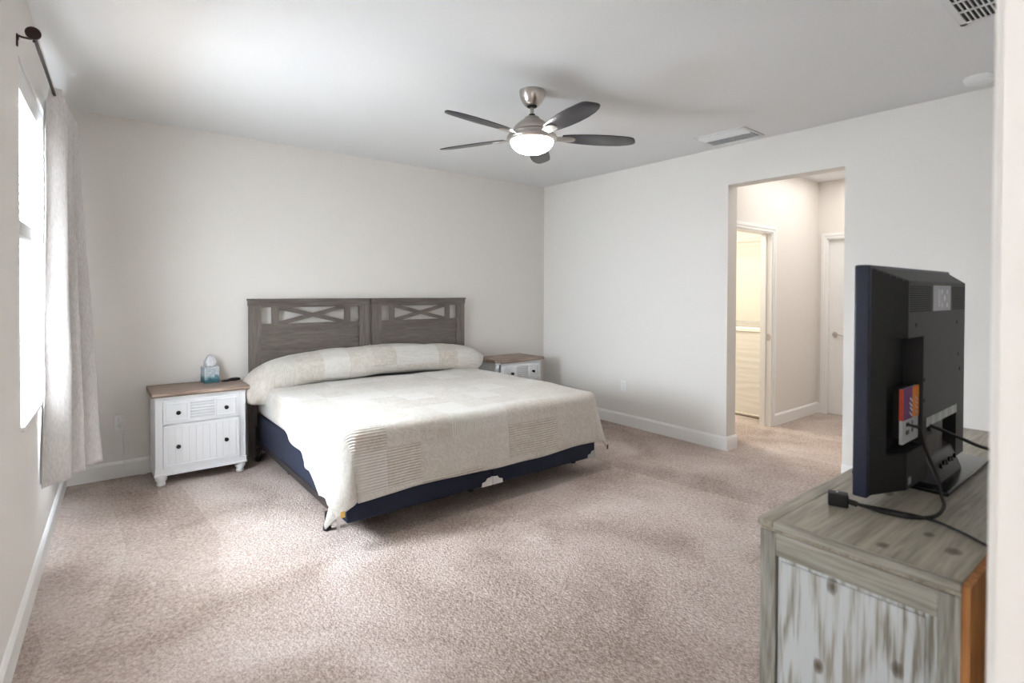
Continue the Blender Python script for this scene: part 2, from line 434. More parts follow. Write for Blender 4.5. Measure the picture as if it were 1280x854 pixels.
# baseboards
def base_run(mb, pts, h=.125, t=.015):
    # pts: wall-line points, the room lies to the right of the direction of travel
    for (x0, y0), (x1, y1) in zip(pts, pts[1:]):
        d = Vector((x1-x0, y1-y0)); L = d.length; a = math.atan2(d.y, d.x)
        mt = Matrix.Translation((x0, y0, 0)) @ Matrix.Rotation(a, 4, 'Z')
        mb.prism([(0, 0), (-t, 0), (-t, h-.02), (-t*.45, h-.004), (0, h)], -.0, L, 'X', mat=mt)
m = MB(); base_run(m, [(-4.65, 0), (0, 0)]); struct(m.build('baseboard_back', TRIM))
m = MB(); base_run(m, [(0, 0), (0, OPEN0-.015)]); base_run(m, [(0, OPEN0), (RT+.015, OPEN0)])
base_run(m, [(0, OPEN1), (0, YF)]); struct(m.build('baseboard_right', TRIM))
m = MB(); base_run(m, [(0, -4.85), (0, -.0)]); struct(m.build('baseboard_left', TRIM, mw=LW))
m = MB(); base_run(m, [(RT, OPEN0), (RT, HY), ]); base_run(m, [(RT, HY), (CD0-.06, HY)]); base_run(m, [(CD1+.06, HY), (HX, HY)])
base_run(m, [(HX, HY), (HX, D0+.06)]); base_run(m, [(HX, D1-.06), (HX, -3.75)]); struct(m.build('baseboard_hall', TRIM))
m = MB(); base_run(m, [(RT, YF), (JX+.08, YF)]); struct(m.build('baseboard_front', TRIM))

# casings
def casing(mb, a0, a1, zt, plane, out, axis, wdt=.06, t=.016):
    # stepped casing on the wall plane round an opening from a0 to a1; out = +1/-1 side of the plane
    for (lo, hi, th) in ((0.0, wdt*.55, t*.7), (wdt*.5, wdt, t)):
        p0, p1 = sorted((plane, plane+out*th))
        for s_, e_ in ((a0-hi, a0-lo), (a1+lo, a1+hi)):
            if axis == 'X': mb.box(s_, e_, p0, p1, 0, zt+hi, .002)
            else: mb.box(p0, p1, s_, e_, 0, zt+hi, .002)
        if axis == 'X': mb.box(a0-lo, a1+lo, p0, p1, zt+lo, zt+hi, .002)
        else: mb.box(p0, p1, a0-lo, a1+lo, zt+lo, zt+hi, .002)
m = MB(); casing(m, CD0, CD1, CDZ, HY, -1, 'X')
m.box(CD1-.012, CD1+.004, HY-.004, HY+.119, 0, CDZ); m.box(CD0-.004, CD0+.012, HY-.004, HY+.119, 0, CDZ); m.box(CD0, CD1, HY-.004, HY+.119, CDZ-.012, CDZ+.004)
m.box(CD1-.026, CD1-.01, HY+.055, HY+.075, 0, CDZ-.012)
struct(m.build('trim_1', TRIM))
m = MB(); casing(m, D1, D0, DZ, HX, -1, 'Y')
m.box(HX-.004, HX+.12, D0-.012, D0+.004, 0, DZ); m.box(HX-.004, HX+.12, D1-.004, D1+.012, 0, DZ); m.box(HX-.004, HX+.12, D1, D0, DZ-.012, DZ+.004)
struct(m.build('trim_2', TRIM))
# entry doorway casing and jamb, near right edge of the view
m = MB()
m.box(JX, JX+.02, YF-.125, YF+.005, 0, 2.30); m.box(JX+.005, JX+.04, YF, YF+.012, 0, 2.31, .002); m.box(JX+.03, JX+.075, YF, YF+.017, 0, 2.36, .003)
m.box(JX-.012, JX, YF-.085, YF-.045, 0, 2.30, .002)
m.box(-4.83, JX+.02, YF-.125, YF+.005, 2.28, 2.30); m.box(-4.83, -4.81, YF-.125, YF+.005, 0, 2.30); m.box(-4.80, JX+.075, YF, YF+.015, 2.30, 2.36, .003)
struct(m.build('trim_3', TRIM))
m = MB(); m.box(HX+.12, HX+.2, -3.75, HY+.05, 0, H); struct(m.build('door_light_block', HALLW))  # added block behind the hall door, stops outside light leaking in
# hall door
m = MB(); m.box(HX+.045, HX+.08, D1+.012, D0-.012, .003, DZ-.012, .002)
for z0, z1 in ((.25, .86), (1.02, 1.92)):
    m.box(HX+.040, HX+.046, D1+.13, D0-.13, z0, z1, .004); m.box(HX+.036, HX+.041, D1+.17, D0-.17, z0+.04, z1-.04, .004)
door = struct(m.build('door_1', TRIM))
m = MB(); hz = .94; hy = -2.478
m.lathe([(.030, 0), (.031, -.004), (.026, -.010), (.012, -.012), (.012, -.04)], (HX+.045, hy, hz), 24, 'X')
m.tube(spline([(HX+.008, hy, hz), (HX+.004, hy-.03, hz+.004), (HX+.004, hy-.07, hz-.002), (HX+.008, hy-.11, hz-.008)]), .008)
h = m.build('door_handle', NICKEL, door, smooth=True); h['label'] = 'brushed nickel lever handle'
m = MB(); m.box(CD1-.0150, CD1-.0120, HY+.012, HY+.044, .915, .985, .001); m.box(CD1-.019, CD1-.0145, HY+.004, HY+.016, .93, .97, .001)
sp = m.build('strike_plate', NICKEL); tag(sp, 'small nickel strike plate on the closet doorway jamb', 'strike plate')

# ------------------------------------------------------------------ window (left wall frame)
m = MB()
f0 = -.125
for (a, b, c, d) in ((WY0, WY0+.05, WZ0, WZ1), (WY1-.05, WY1, WZ0, WZ1), (WY0, WY1, WZ0, WZ0+.05), (WY0, WY1, WZ1-.05, WZ1), (WY0, WY1, 1.60, 1.645)):
    m.box(f0, f0+.05, a, b, c, d, .004)
win = struct(m.build('window_1', PLASTICW, mw=LW))
m = MB(); m.box(f0+.02, f0+.026, WY0+.04, WY1-.04, WZ0+.04, WZ1-.04); m.build('window_pane', GLASS, win)
m = MB(); m.box(-.12, .012, WY0-.0, WY1+.0, WZ0-.016, WZ0+.004, .004); m.build('window_sill', TRIM, win)
bl = thing('window_blind', 'raised white slatted blind covering the upper half of the window', 'blind')
bl.matrix_world = LW @ Matrix.Translation((-.045, (WY0+WY1)/2, 2.34))
m = MB(); hw = (WY1-WY0)/2-.008
m.box(-.03, .03, -hw, hw, .0, .06, .004); m.build('head_rail', PLASTICW, bl)
m = MB(); m.box(.03, .038, -hw, hw, -.045, .062, .003); m.build('valance', PLASTICW, bl)
m = MB(); z = -.03
while z > -.585:
    mt = Matrix.Translation((0, 0, z)) @ Matrix.Rotation(math.radians(58), 4, 'Y')
    m.box(-.025, .025, -hw, hw, -.0013, .0013, mat=mt); z -= .0425
for k in range(14): m.box(-.025, .025, -hw, hw, -.66+k*.0042, -.6575+k*.0042)
m.build('slats', BLINDM, bl)
m = MB(); m.box(-.026, .026, -hw, hw, -.685, -.663, .004); m.build('bottom_rail', PLASTICW, bl)
for y in (-hw+.15, 0, hw-.15):
    m = MB(); m.box(.026, .0275, y-.001, y+.001, -.67, 0); m.build('ladder_cord', PLASTICW, bl)

# curtain rod and curtain
RO, RZ = .055, 2.48
rod = thing('curtain_rod', 'slim metal curtain rod with dark round end cap above the window', 'curtain rod')
rod.matrix_world = LW @ Matrix.Translation((RO, -1.28, RZ))
m = MB(); m.tube([(0, -.80, 0), (0, .05, 0)], .0072, 14); m.tube([(0, .0, 0), (0, .93, 0)], .006, 14)
m.build('pole', BRONZE, rod, smooth=True)
for s_, nm in ((-1, 0), (1, 0)):
    m = MB(); y = -.80 if s_ < 0 else .93
    m.lathe([(.007, 0), (.009, .003*s_), (.020, .006*s_), (.026, .012*s_), (.026, .019*s_), (.020, .025*s_), (.008, .028*s_)], (0, y, 0), 28, 'Y')
    fo = m.build('finial', BRONZE, rod, smooth=True)
for y in (-.785, .86):
    m = MB(); m.tube(spline([(-RO+.004, y, -.028), (-RO+.006, y, -.012), (-.035, y, -.014), (-.008, y, -.014)]), .0045); m.box(-RO, -RO+.006, y-.008, y+.008, -.055, -.005, .002)
    m.lathe([(.0125, -.008), (.0125, .008)], (0, y, 0), 16, 'Y')
    m.box(-.005, .005, y-.004, y+.004, -.026, -.010, .001)
    m.build('bracket', BRONZE, rod, smooth=True)
# folds along the curtain's width: (y, offset) at the top and at the hem, in the wall frame
top = spline([(-1.275, .028, 0), (-1.24, .045, 0), (-1.18, .102, 0), (-1.13, .070, 0), (-1.07, .104, 0), (-1.0, .060, 0), (-.92, .116, 0), (-.84, .112, 0), (-.78, .060, 0), (-.70, .080, 0), (-.55, .030, 0)], 14)
bot = spline([(-1.475, .018, 0), (-1.44, .040, 0), (-1.35, .125, 0), (-1.30, .085, 0), (-1.24, .178, 0), (-1.19, .118, 0), (-1.15, .200, 0), (-1.09, .248, 0), (-1.03, .165, 0), (-.90, .110, 0), (-.56, .030, 0)], 14)
CZ0, CZ1 = .425, 2.525
def cur(u, v):
    i = u*(len(top)-1); k = min(int(i), len(top)-2); fr = i-k
    a = top[k].lerp(top[k+1], fr); b = bot[k].lerp(bot[k+1], fr)
    t = v**.9; p = a.lerp(b, t)
    z = CZ1+(CZ0-CZ1)*v
    g = math.exp(-((z-RZ)/.022)**2)          # gathered on the rod
    off = p.y
    if z > RZ-.03: off = RO+(off-RO)*(.55 if z > RZ else .8)
    nn = noise.noise(Vector((u*9, v*5, 1.7)))*.006*(v > .03)
    return Vector((off+nn, p.x+nn*.5, z+.004*math.sin(u*40)*(v < .01)))
ct = thing('curtain', 'oatmeal linen curtain panel hanging on the rod beside the window', 'curtain')
ct.matrix_world = LW @ Matrix.Translation((.06, -1.1, CZ0)); CL = Vector((.06, -1.1, CZ0))
m = MB(); m.grid(lambda u, v: cur(u, v)-CL, 150, 90)
cu = m.build('panel', CURTAIN, ct, smooth='all')
so = cu.modifiers.new('thick', 'SOLIDIFY'); so.thickness = .003; so.offset = 0
m = MB(); m.grid(lambda u, v: cur(u*.985+.004, .045+v*.945)-CL-Vector((.010, 0, 0)), 150, 60)
cu = m.build('lining', simple('white_curtain_lining', (238, 238, 240), .9), ct, smooth='all'); cu['label'] = 'white lining at the back'

# ------------------------------------------------------------------ wall outlets
def outlet(name, label, mw):
    t = thing(name, label, 'outlet', group='duplex wall outlets'); t.matrix_world = mw   # local: x along the wall, y out of it, z up
    m = MB(); m.box(-.035, .035, 0, .006, -.057, .057, .0025); m.build('cover_plate', PLASTICW, t)
    for z in (-.021, .021):
        m = MB(); m.lathe([(.0165, .006), (.0165, .0085), (.015, .009)], (0, 0, z), 20, 'Y'); r = m.build('socket', PLASTICW, t, smooth=True)
        m = MB()
        m.box(-.0065, -.0045, .0088, .0093, z-.002, z+.006); m.box(.0045, .0065, .0088, .0093, z-.002, z+.005); m.box(-.0015, .0015, .0088, .0093, z-.009, z-.006)
        m.build('slot', VENTD, r)
    return t
outlet('wall_outlet', 'white outlet low on the wall between curtain and nightstand, charger plugged in', Matrix.Translation((-4.323, 0, .416)) @ Matrix.Rotation(PI, 4, 'Z'))
outlet('wall_outlet', 'empty white outlet low on the bare wall beside the wide opening', Matrix.Translation((0, -1.292, .424)) @ Matrix.Rotation(PI/2, 4, 'Z'))
chg = thing('phone_charger', 'white charger plugged into an outlet, thin cord hanging to the floor', 'charger', (-4.318, -.009, .438))
m = MB(); m.box(-.016, .016, -.026, 0, -.018, .018, .004); m.build('plug_block', PLASTICW, chg)
m = MB(); m.tube(spline([(0, -.02, -.016), (0.002, -.022, -.05), (.012, -.014, -.17), (.02, -.016, -.32), (.034, -.02, -.40), (.09, -.024, -.428), (.16, -.03, -.435)]), .0022, 8)
m.build('cord', PLASTICW, chg, smooth=True)

# ------------------------------------------------------------------ nightstands
def nightstand(label):
    t = thing('nightstand', label, 'nightstand', group='white nightstands with wood tops')
    # local: x along the wall, -y towards the room, back at y = 0
    m = MB(); m.box(-.2985, .2985, -.405, -.0, .124, .652)
    # corner posts and under-top moulding
    for s_ in (-1, 1): m.box(s_*.2985-(.045 if s_ > 0 else 0), s_*.2985+(0 if s_ > 0 else .045), -.411, -.37, .124, .652, .003)
    m.box(-.306, .306, -.416, 0, .632, .652, .006)
    m.build('carcass', WHITEP, t)
    m = MB()
    m.prism([(-.44, .652), (.0, .652), (.0, .684), (-.436, .684), (-.440, .682), (-.446, .674), (-.449, .664), (-.445, .656)], -.322, .322, 'X', bev=.002)
    m.build('top', TAUPE, t, smooth=True)
    m = MB(); m.box(-.303, .303, -.422, 0, .079, .127, .004); m.box(-.308, .308, -.427, 0, .076, .092, .004); m.build('base_moulding', WHITEP, t)
    # upper drawer: two raised frames, a louvred middle and two knobs
    m = MB(); y = -.412
    m.box(-.252, .252, y-.012, y+.01, .452, .618, .003)
    for s_ in (-1, 1):
        x0, x1 = sorted((s_*.09, s_*.236)); z0, z1 = .470, .602; q = .012
        for b in ((x0, x1, z0, z0+q), (x0, x1, z1-q, z1), (x0, x0+q, z0, z1), (x1-q, x1, z0, z1)): m.box(b[0], b[1], y-.020, y-.008, b[2], b[3], .003)
    d = m.build('drawer', WHITEP, t)
    m = MB()
    for k in range(6):
        z = .478+k*.0215
        mt = Matrix.Translation((0, y-.016, z+.009)) @ Matrix.Rotation(math.radians(28), 4, 'X')
        m.box(-.078, .078, -.003, .003, -.0115, .0115, .001, mat=mt)
    m.build('louver', WHITEP, d)
    def knob(x, z, par):
        m = MB(); m.lathe([(.006, 0), (.006, -.014), (.0135, -.018), (.0155, -.024), (.0135, -.030), (.007, -.033)], (x, y-.012, z), 20, 'Y')
        m.lathe([(.011, 0), (.010, -.004)], (x, y-.012, z), 20, 'Y'); m.build('knob', KNOB, par, smooth=True)
    for s_ in (-1, 1): knob(s_*.158, .531, d)
    # lower drawer: beadboard panel in a raised frame
    m = MB(); m.box(-.252, .252, y-.008, y+.01, .126, .442, .003)
    x0, x1, z0, z1, q = -.252, .252, .126, .442, .026
    for b in ((x0, x1, z0, z0+q), (x0, x1, z1-q, z1), (x0, x0+q, z0, z1), (x1-q, x1, z0, z1)): m.box(b[0], b[1], y-.018, y-.006, b[2], b[3], .004)
    n = 10; wv = (.452-.004)/n
    for k in range(n):
        xa = -.226+.002+k*wv; m.box(xa+.0015, xa+wv-.0015, y-.0115, y-.006, .152, .416, .0016)
    d = m.build('drawer', WHITEP, t)
    for s_ in (-1, 1): knob(s_*.158, .282, d)
    for sx in (-1, 1):
        for yy in (-.385, -.045):
            m = MB(); m.lathe([(.017, 0), (.026, .003), (.031, .014), (.026, .026), (.028, .032), (.037, .045), (.040, .058), (.036, .070), (.034, .077)], (sx*.262, yy, 0), 24)
            m.build('foot', WHITEP, t, smooth=True)
    return t
ns = nightstand('white nightstand under the tissue box, between curtain and bed')
ns.location = (-3.834, -.022, 0)
ns2 = copy_tree(ns); ns2.location = (-.742, -.030, 0); ns2.rotation_euler = (0, 0, math.radians(3))
ns2['label'] = 'white nightstand with nothing on its wood top, in the far corner of the room'

tb = thing('tissue_box', 'cube tissue box printed white and teal standing on the nightstand near the curtain', 'tissue box', (-3.735, -.125, .684), .12)
m = MB(); m.box(-.054, .054, -.054, .054, 0, .127, .003); m.build('carton', TISSUEB, tb)
m = MB()
def tis(u, v):
    a = 2*PI*u; fold = 1+.22*math.sin(5*a+v*3)
    r = (.006+.040*math.sin(PI*(.16+.80*v))**.7*(1-.35*v))*fold
    return Vector((r*math.cos(a), r*.72*math.sin(a), .127+v*.088+.012*noise.noise(Vector((math.cos(a)*2, math.sin(a)*2, v*3)))))
m.grid(tis, 40, 16); m.build('tissue', TISSUE, tb, smooth='all')
gd = MB()
def lob(cx, cy, rx, ry, rz, rot):
    mt = Matrix.Translation((cx, cy, 0)) @ Matrix.Rotation(rot, 4, 'Z') @ Matrix.Diagonal((rx, ry, rz, 1))
    gd.lathe([(.6, 0), (.92, .15), (1, .4), (.9, .72), (.62, .93), (.25, 1.0)], (0, 0, 0), 24, mat=mt)
lob(.012, .004, .052, .028, .026, .25); lob(-.048, -.008, .040, .020, .014, .1)
tag(gd.build('gadget', BLACKG, None, smooth='all', loc=(-3.575, -.16, .684)), 'small black glossy gadget lying beside the tissue box', 'gadget')

# ------------------------------------------------------------------ headboards
def headboard(label):
    t = thing('headboard', label, 'headboard', group='twin grey headboards')
    # local: x from 0 to 1.10, front face y = -.035, z from the floor
    W = 1.084
    for x0, x1 in ((0, .102), (W-.102, W)):
        m = MB(); m.box(x0, x1, -.037, -.013, 0, 1.30, .002); m.build('post', GREYWOODV, t)
    m = MB(); m.box(-.004, W+.004, -.042, -.010, 1.296, 1.344, .003); m.box(-.010, W+.010, -.052, -.006, 1.344, 1.358, .003); m.build('cap_rail', GREYWOOD, t)
    for z0, z1 in ((1.078, 1.137), (1.282, 1.298), (.36, .44)):
        m = MB(); m.box(.102, W-.102, -.034, -.016, z0, z1, .0015); m.build('cross_rail', GREYWOOD, t)
    m = MB(); m.box(.100, W-.100, -.024, -.016, .43, 1.082); m.build('panel', GREYWOOD, t)
    for x0 in (.186, W-.246):
        m = MB(); m.box(x0, x0+.060, -.033, -.017, 1.135, 1.284, .002); m.build('mullion', GREYWOODV, t)
    x0, x1, z0, z1 = .246, W-.246, 1.137, 1.282; hw = .0185
    for s_ in (0, 1):
        a = Vector((x0, z0)); b = Vector((x1, z1))
        if s_: a, b = Vector((x0, z1)), Vector((x1, z0))
        d = (b-a).normalized(); n = Vector((-d.y, d.x))*hw
        pts = [a+n, a-n, b-n, b+n]
        m = MB(); dy = .004 if s_ else 0
        m.prism([(p.x, p.y) for p in pts], -.031+dy, -.022+dy, 'Y', bev=.001)
        # trim the ends back inside the frame
        for co, no in (((x0, 0, 0), (-1, 0, 0)), ((x1, 0, 0), (1, 0, 0)), ((0, 0, z1), (0, 0, 1)), ((0, 0, z0), (0, 0, -1))):
            g = m.bm.verts[:]+m.bm.edges[:]+m.bm.faces[:]
            r = bmesh.ops.bisect_plane(m.bm, geom=g, plane_co=co, plane_no=no, clear_outer=True)
            bmesh.ops.holes_fill(m.bm, edges=[e for e in m.bm.edges if e.is_boundary])
        m.build('diagonal', GREYWOOD, t)
    return t
hb = headboard('grey wood headboard with crossed slats, the one nearer the tissue box'); hb.location = (-3.434, -.034, 0)
hb2 = copy_tree(hb); hb2.location = (-2.322, -.034, 0)
hb2['label'] = 'grey wood headboard with crossed slats, the one away from the tissue box'

# ------------------------------------------------------------------ bed
BX0, BX1, BY0, BY1 = -3.375, -1.355, -2.135, -.10
bf = thing('bed_frame', 'low dark metal bed frame under the navy box springs', 'bed frame', ((BX0+BX1)/2, BY0, 0))
ox, oy = (BX0+BX1)/2, BY0
def rel(x0, x1, y0, y1, z0, z1, bev=.002):
    m = MB(); m.box(x0-ox, x1-ox, y0-oy, y1-oy, z0, z1, bev); return m
for x0, x1, fx0, fx1 in ((BX0-.008, BX0-.003, BX0-.008, BX0+.035), (BX1+.003, BX1+.008, BX1-.035, BX1+.008)):
    m = rel(x0, x1, BY0+.13, BY1+.02, .118, .160); m.box(fx0-ox, fx1-ox, BY0+.13-oy, BY1+.02-oy, .114, .119); m.build('side_rail', DARKM, bf)
for y in (-1.87, -1.0, -.22):
    m = rel(BX0, BX1, y-.016, y+.016, .095, .114); m.build('cross_bar', DARKM, bf)
for x in (BX0-.02, ox, BX1+.02):
    for y in (-1.87, -.22):
        m = MB(); m.tube([(x-ox, y-oy, .030), (x-ox, y-oy, .112)], .014, 14); lg = m.build('leg', DARKM, bf, smooth=True)
        m = MB(); m.lathe([(.020, 0), (.024, .004), (.024, .022), (.018, .030), (.014, .034)], (x-ox, y-oy, 0), 20); m.build('glide', BLACKP, lg, smooth=True)
for x in (BX0-.006, BX1+.002):
    m = MB(); m.box(x-ox, x+.004-ox, BY1+.0-oy, BY1+.032-oy, .10, .26, .001)
    m.build('headboard_bracket', DARKM, bf)
SZ0, SZ1 = .119, .375
for k, (x0, x1, lb) in enumerate(((BX0, ox-.004, 'navy box spring on the metal frame, on the tissue box side'), (ox+.004, BX1, 'navy box spring on the metal frame, on the side away from the tissue box'))):
    bs = thing('box_spring', lb, 'box spring', ((x0+x1)/2, BY0, SZ0), group='twin box springs'); hw = (x1-x0)/2
    m = MB(); m.box(-hw, hw, 0, BY1-BY0, 0, SZ1-SZ0, .014, 3); m.build('cover', NAVY, bs, smooth=True)
    for s_ in ((1,) if k == 0 else (-1, 1)):
        m = MB(); xx = s_*hw
        q = [(xx, 0), (xx-s_*.085, 0), (xx-s_*.080, .028), (xx-s_*.052, .034), (xx-s_*.040, .052), (xx, .056)]
        m.prism(q, -.004, .010, 'Y', bev=.002)
        m.prism([(0, 0), (.07, 0), (.06, .03), (.03, .05), (0, .056)], xx-.003, xx+.003, 'X', bev=.001)
        m.build('corner_guard', GREYPL if (k == 1 and s_ == 1) else PLASTICW, bs)
mt_ = thing('mattress', 'king mattress under the ivory quilt', 'mattress', (ox, BY0, SZ1))
m = MB(); m.box(BX0-ox, BX1-ox, 0, BY1-BY0, 0, .248, .05, 4); m.build('body', MATT, mt_, smooth=True)
m = MB()
for z in (.03, .22): m.tube([(BX0-ox+.006, .04, z), (BX0-ox+.04, .006, z), (BX1-ox-.04, .006, z), (BX1-ox-.006, .04, z), (BX1-ox-.006, 1.9, z), (BX0-ox+.006, 1.9, z), (BX0-ox+.006, .04, z)], .006, 8)
m.build('piping', MATT, mt_, smooth=True)

# quilt: one sheet draped over the mattress, folded over the pillows at the head
QT = .634; R_ = .055
EX0, EX1, EY = BX0-.012, BX1+.012, BY0-.012
HY0 = -.42
hems = [(-2.6, .42), (-2.1, .425), (-1.92, .43), (-1.80, .445), (-1.73, .385), (-1.66, .33), (-1.55, .33), (-1.44, .315), (-1.40, .275), (-1.0, .215), (-.6, .14), (-.3, .10)]
hx = [a for a, b in hems][::1]; hyv = [b for a, b in hems]
def Lover(y): return interp(y, hx, hyv)
NA, NT_, NB = 30, 74, 30
def quilt_pt(a, b, x, y):
    # a/b: overhang past the side/foot edge (a signed), x/y: spot on the top
    side = -1 if a < 0 else 1; aa = abs(a)
    n1 = noise.noise(Vector((x*2.2, y*2.2, 3.1))); n2 = noise.noise(Vector((x*7, y*7, 8.3)))
    d = math.hypot(aa, b)
    if d == 0:
        z = QT+.008*n1+.003*n2
        return Vector((x, y, z))
    nx, ny = side*aa/d, -b/d
    if aa > 0 and b > 0 and d > .40: d = .40+.17*math.tanh((d-.40)/.17)
    cw = (2*abs(nx*ny))
    flare = .10+.20*cw**1.5
    arc = R_*PI/2
    if d < arc: ho, dr = R_*math.sin(d/R_), R_*(1-math.cos(d/R_))
    else: ho, dr = R_+flare*(d-arc), R_+(d-arc)*math.sqrt(1-flare**2)
    g = smooth01((d-.08)/.3)
    if aa > 0 and b <= 0: wv = .016*math.sin(y*15+1)+.014*noise.noise(Vector((y*5, 2, 0)))
    elif b > 0 and aa <= 0: wv = .006*math.sin(x*9)+.008*noise.noise(Vector((x*4, 5, 0)))
    else:
        ph = math.atan2(aa, b); wv = .028*math.sin(ph*4+.6)*smooth01(cw*2)
    ho += g*wv+.004*n2
    cxp = min(max(x, EX0+R_), EX1-R_); cyp = max(y, EY+R_)
    # corner pulls out towards the side
    px = cxp+nx*ho*(1+.35*cw); py = cyp+ny*ho*(1-.45*cw)
    return Vector((px, py, QT+.008*n1*(1-g)-dr))
def qgrid():
    cols = []
    for i in range(NA): cols.append(('L', 1-i/NA))
    for i in range(NT_): cols.append(('T', i/(NT_-1)))
    for i in range(NA): cols.append(('R', (i+1)/NA))
    rows = []
    NTY = 70
    for j in range(NTY): rows.append(('T', j/(NTY-1)))
    for j in range(NB): rows.append(('F', (j+1)/NB))
    P = []; UV = []
    for rt, rv in rows:
        pr = []; uvr = []
        yt = HY0+(EY+R_-HY0)*(rv if rt == 'T' else 1)
        for ct, cv in cols:
            xt = EX0+R_ + (EX1-EX0-2*R_)*(cv if ct == 'T' else (0 if ct == 'L' else 1))
            a = 0
            fl = .405+.008*math.sin(xt*5)
            if ct == 'L': a = -cv*(Lover(yt)+R_*.57)
            elif ct == 'R': a = cv*(.37+R_*.57)
            b = 0 if rt == 'T' else rv*(fl+R_*.2)
            if ct == 'R' and rt == 'F': b = rv*fl*(1-.06*cv)
            if ct == 'L' and rt == 'F': b = rv*(fl+.04*cv); a = -cv*(.425+R_*.57)
            pr.append(quilt_pt(a, b, xt, yt)); uvr.append((xt+a, yt-b))
        P.append(pr); UV.append(uvr)
    return P, UV
P, UV = qgrid()
m = MB(); uvl = m.bm.loops.layers.uv.verify()
V = [[m.bm.verts.new(p) for p in r] for r in P]
for j in range(len(P)-1):
    for i in range(len(P[0])-1):
        f = m.bm.faces.new((V[j][i], V[j][i+1], V[j+1][i+1], V[j+1][i]))
        for l, (q, r) in zip(f.loops, ((j, i), (j, i+1), (j+1, i+1), (j+1, i))): l[uvl].uv = UV[q][r]
qt = thing('quilt', 'ivory patchwork quilt spread over the bed, folded over the pillows at the head', 'quilt', (ox, -1.2, .63))
def rebase(o, t): o.data.transform(Matrix.Translation(-t.location)); return o
o = m.build('spread', QUILT, qt, smooth='all'); rebase(o, qt)
s_ = o.modifiers.new('thick', 'SOLIDIFY'); s_.thickness = .007; s_.offset = 1
tipL, tipR = P[-1][0], P[-1][-1]
# rolled head end over the pillows
path = spline([(-3.455, -.33, .53), (-3.440, -.32, .60), (-3.38, -.30, .665), (-3.26, -.285, .715), (-3.05, -.275, .755), (-2.75, -.27, .775), (-2.40, -.265, .790), (-2.0, -.26, .785), (-1.65, -.26, .765), (-1.42, -.265, .735), (-1.31, -.275, .700), (-1.262, -.285, .655)], 10)
nP = len(path)
m = MB(); uvl = m.bm.loops.layers.uv.verify(); NS = 40; rings = []; ruv = []
acc = 0
for i, p in enumerate(path):
    t = (path[min(i+1, nP-1)]-path[max(i-1, 0)]).normalized()
    if i: acc += (p-path[i-1]).length
    side = Vector((0, 1, 0)); up = side.cross(t)*-1
    if up.z < 0 and abs(up.z) > .2: up = -up
    up = t.cross(side).normalized()*-1
    if up.dot(Vector((-.3, 0, 1))) < 0: up = -up
    s01 = i/(nP-1)
    k = interp(s01, [0, .06, .2, .5, .82, .94, 1], [.55, .72, .92, 1, .95, .80, .52])
    hy_, hz_ = .21*min(1, k*1.12), .140*k; p = p+Vector((0, 0, -.012))
    ring = []; ru = []
    for q in range(NS):
        a = 2*PI*q/NS
        c, s2 = math.cos(a), math.sin(a)
        e = .8
        yy = math.copysign(abs(c)**e, c)*hy_; zz = math.copysign(abs(s2)**e, s2)*hz_
        if zz < 0: yy -= .015*(-zz/hz_)
        co = p+Vector((0, yy, 0))+up*zz
        nz = noise.noise(Vector((co.x*3.2, a*1.1, 4)))*.014+noise.noise(Vector((co.x*9, a*2.2, 9)))*.005
        if s01 < .14 or s01 > .9: nz += .010*math.sin(a*5+s01*30)
        co += (Vector((0, yy/hy_, 0))+up*zz/hz_)*nz
        ring.append(m.bm.verts.new(co)); ru.append((co.x, q/NS*.85))
    rings.append(ring); ruv.append(ru)
for i in range(nP-1):
    for q in range(NS):
        f = m.bm.faces.new((rings[i][q], rings[i][(q+1) % NS], rings[i+1][(q+1) % NS], rings[i+1][q]))
        for l, (aa, bb) in zip(f.loops, ((i, q), (i, q+1), (i+1, q+1), (i+1, q))): l[uvl].uv = (ruv[aa][bb % NS][0], bb/NS*.85)
m.bm.faces.new(rings[0][::-1]); m.bm.faces.new(rings[-1])
o = m.build('pillow_fold', QUILT, qt, smooth='all'); rebase(o, qt)
# care tags at the two hanging corners
ORANGE = simple('orange_paper_tag', (226, 186, 108), .7); DKTAG = simple('dark_cloth_tag', (74, 70, 70), .8)
CLEAR = m_translucent('clear_plastic_strip', (214, 210, 206), .6)
m = MB(); q = P[-1][16]
m.box(q.x-.010, q.x+.016, q.y-.012, q.y-.009, q.z-.012, q.z+.022); o = m.build('paper_tag', ORANGE, qt); rebase(o, qt); o['label'] = 'small orange paper tag on the hem'
m = MB(); m.box(q.x-.030, q.x-.012, q.y-.011, q.y-.010, q.z-.085, q.z+.0); o = m.build('plastic_strip', CLEAR, qt); rebase(o, qt); o['label'] = 'clear plastic strip dangling from the hem'
m = MB(); q = P[-1][-2]
m.box(q.x-.012, q.x+.002, q.y-.012, q.y-.009, q.z-.002, q.z+.034); o = m.build('cloth_tag', DKTAG, qt); rebase(o, qt); o['label'] = 'dark cloth tag at the hanging corner'

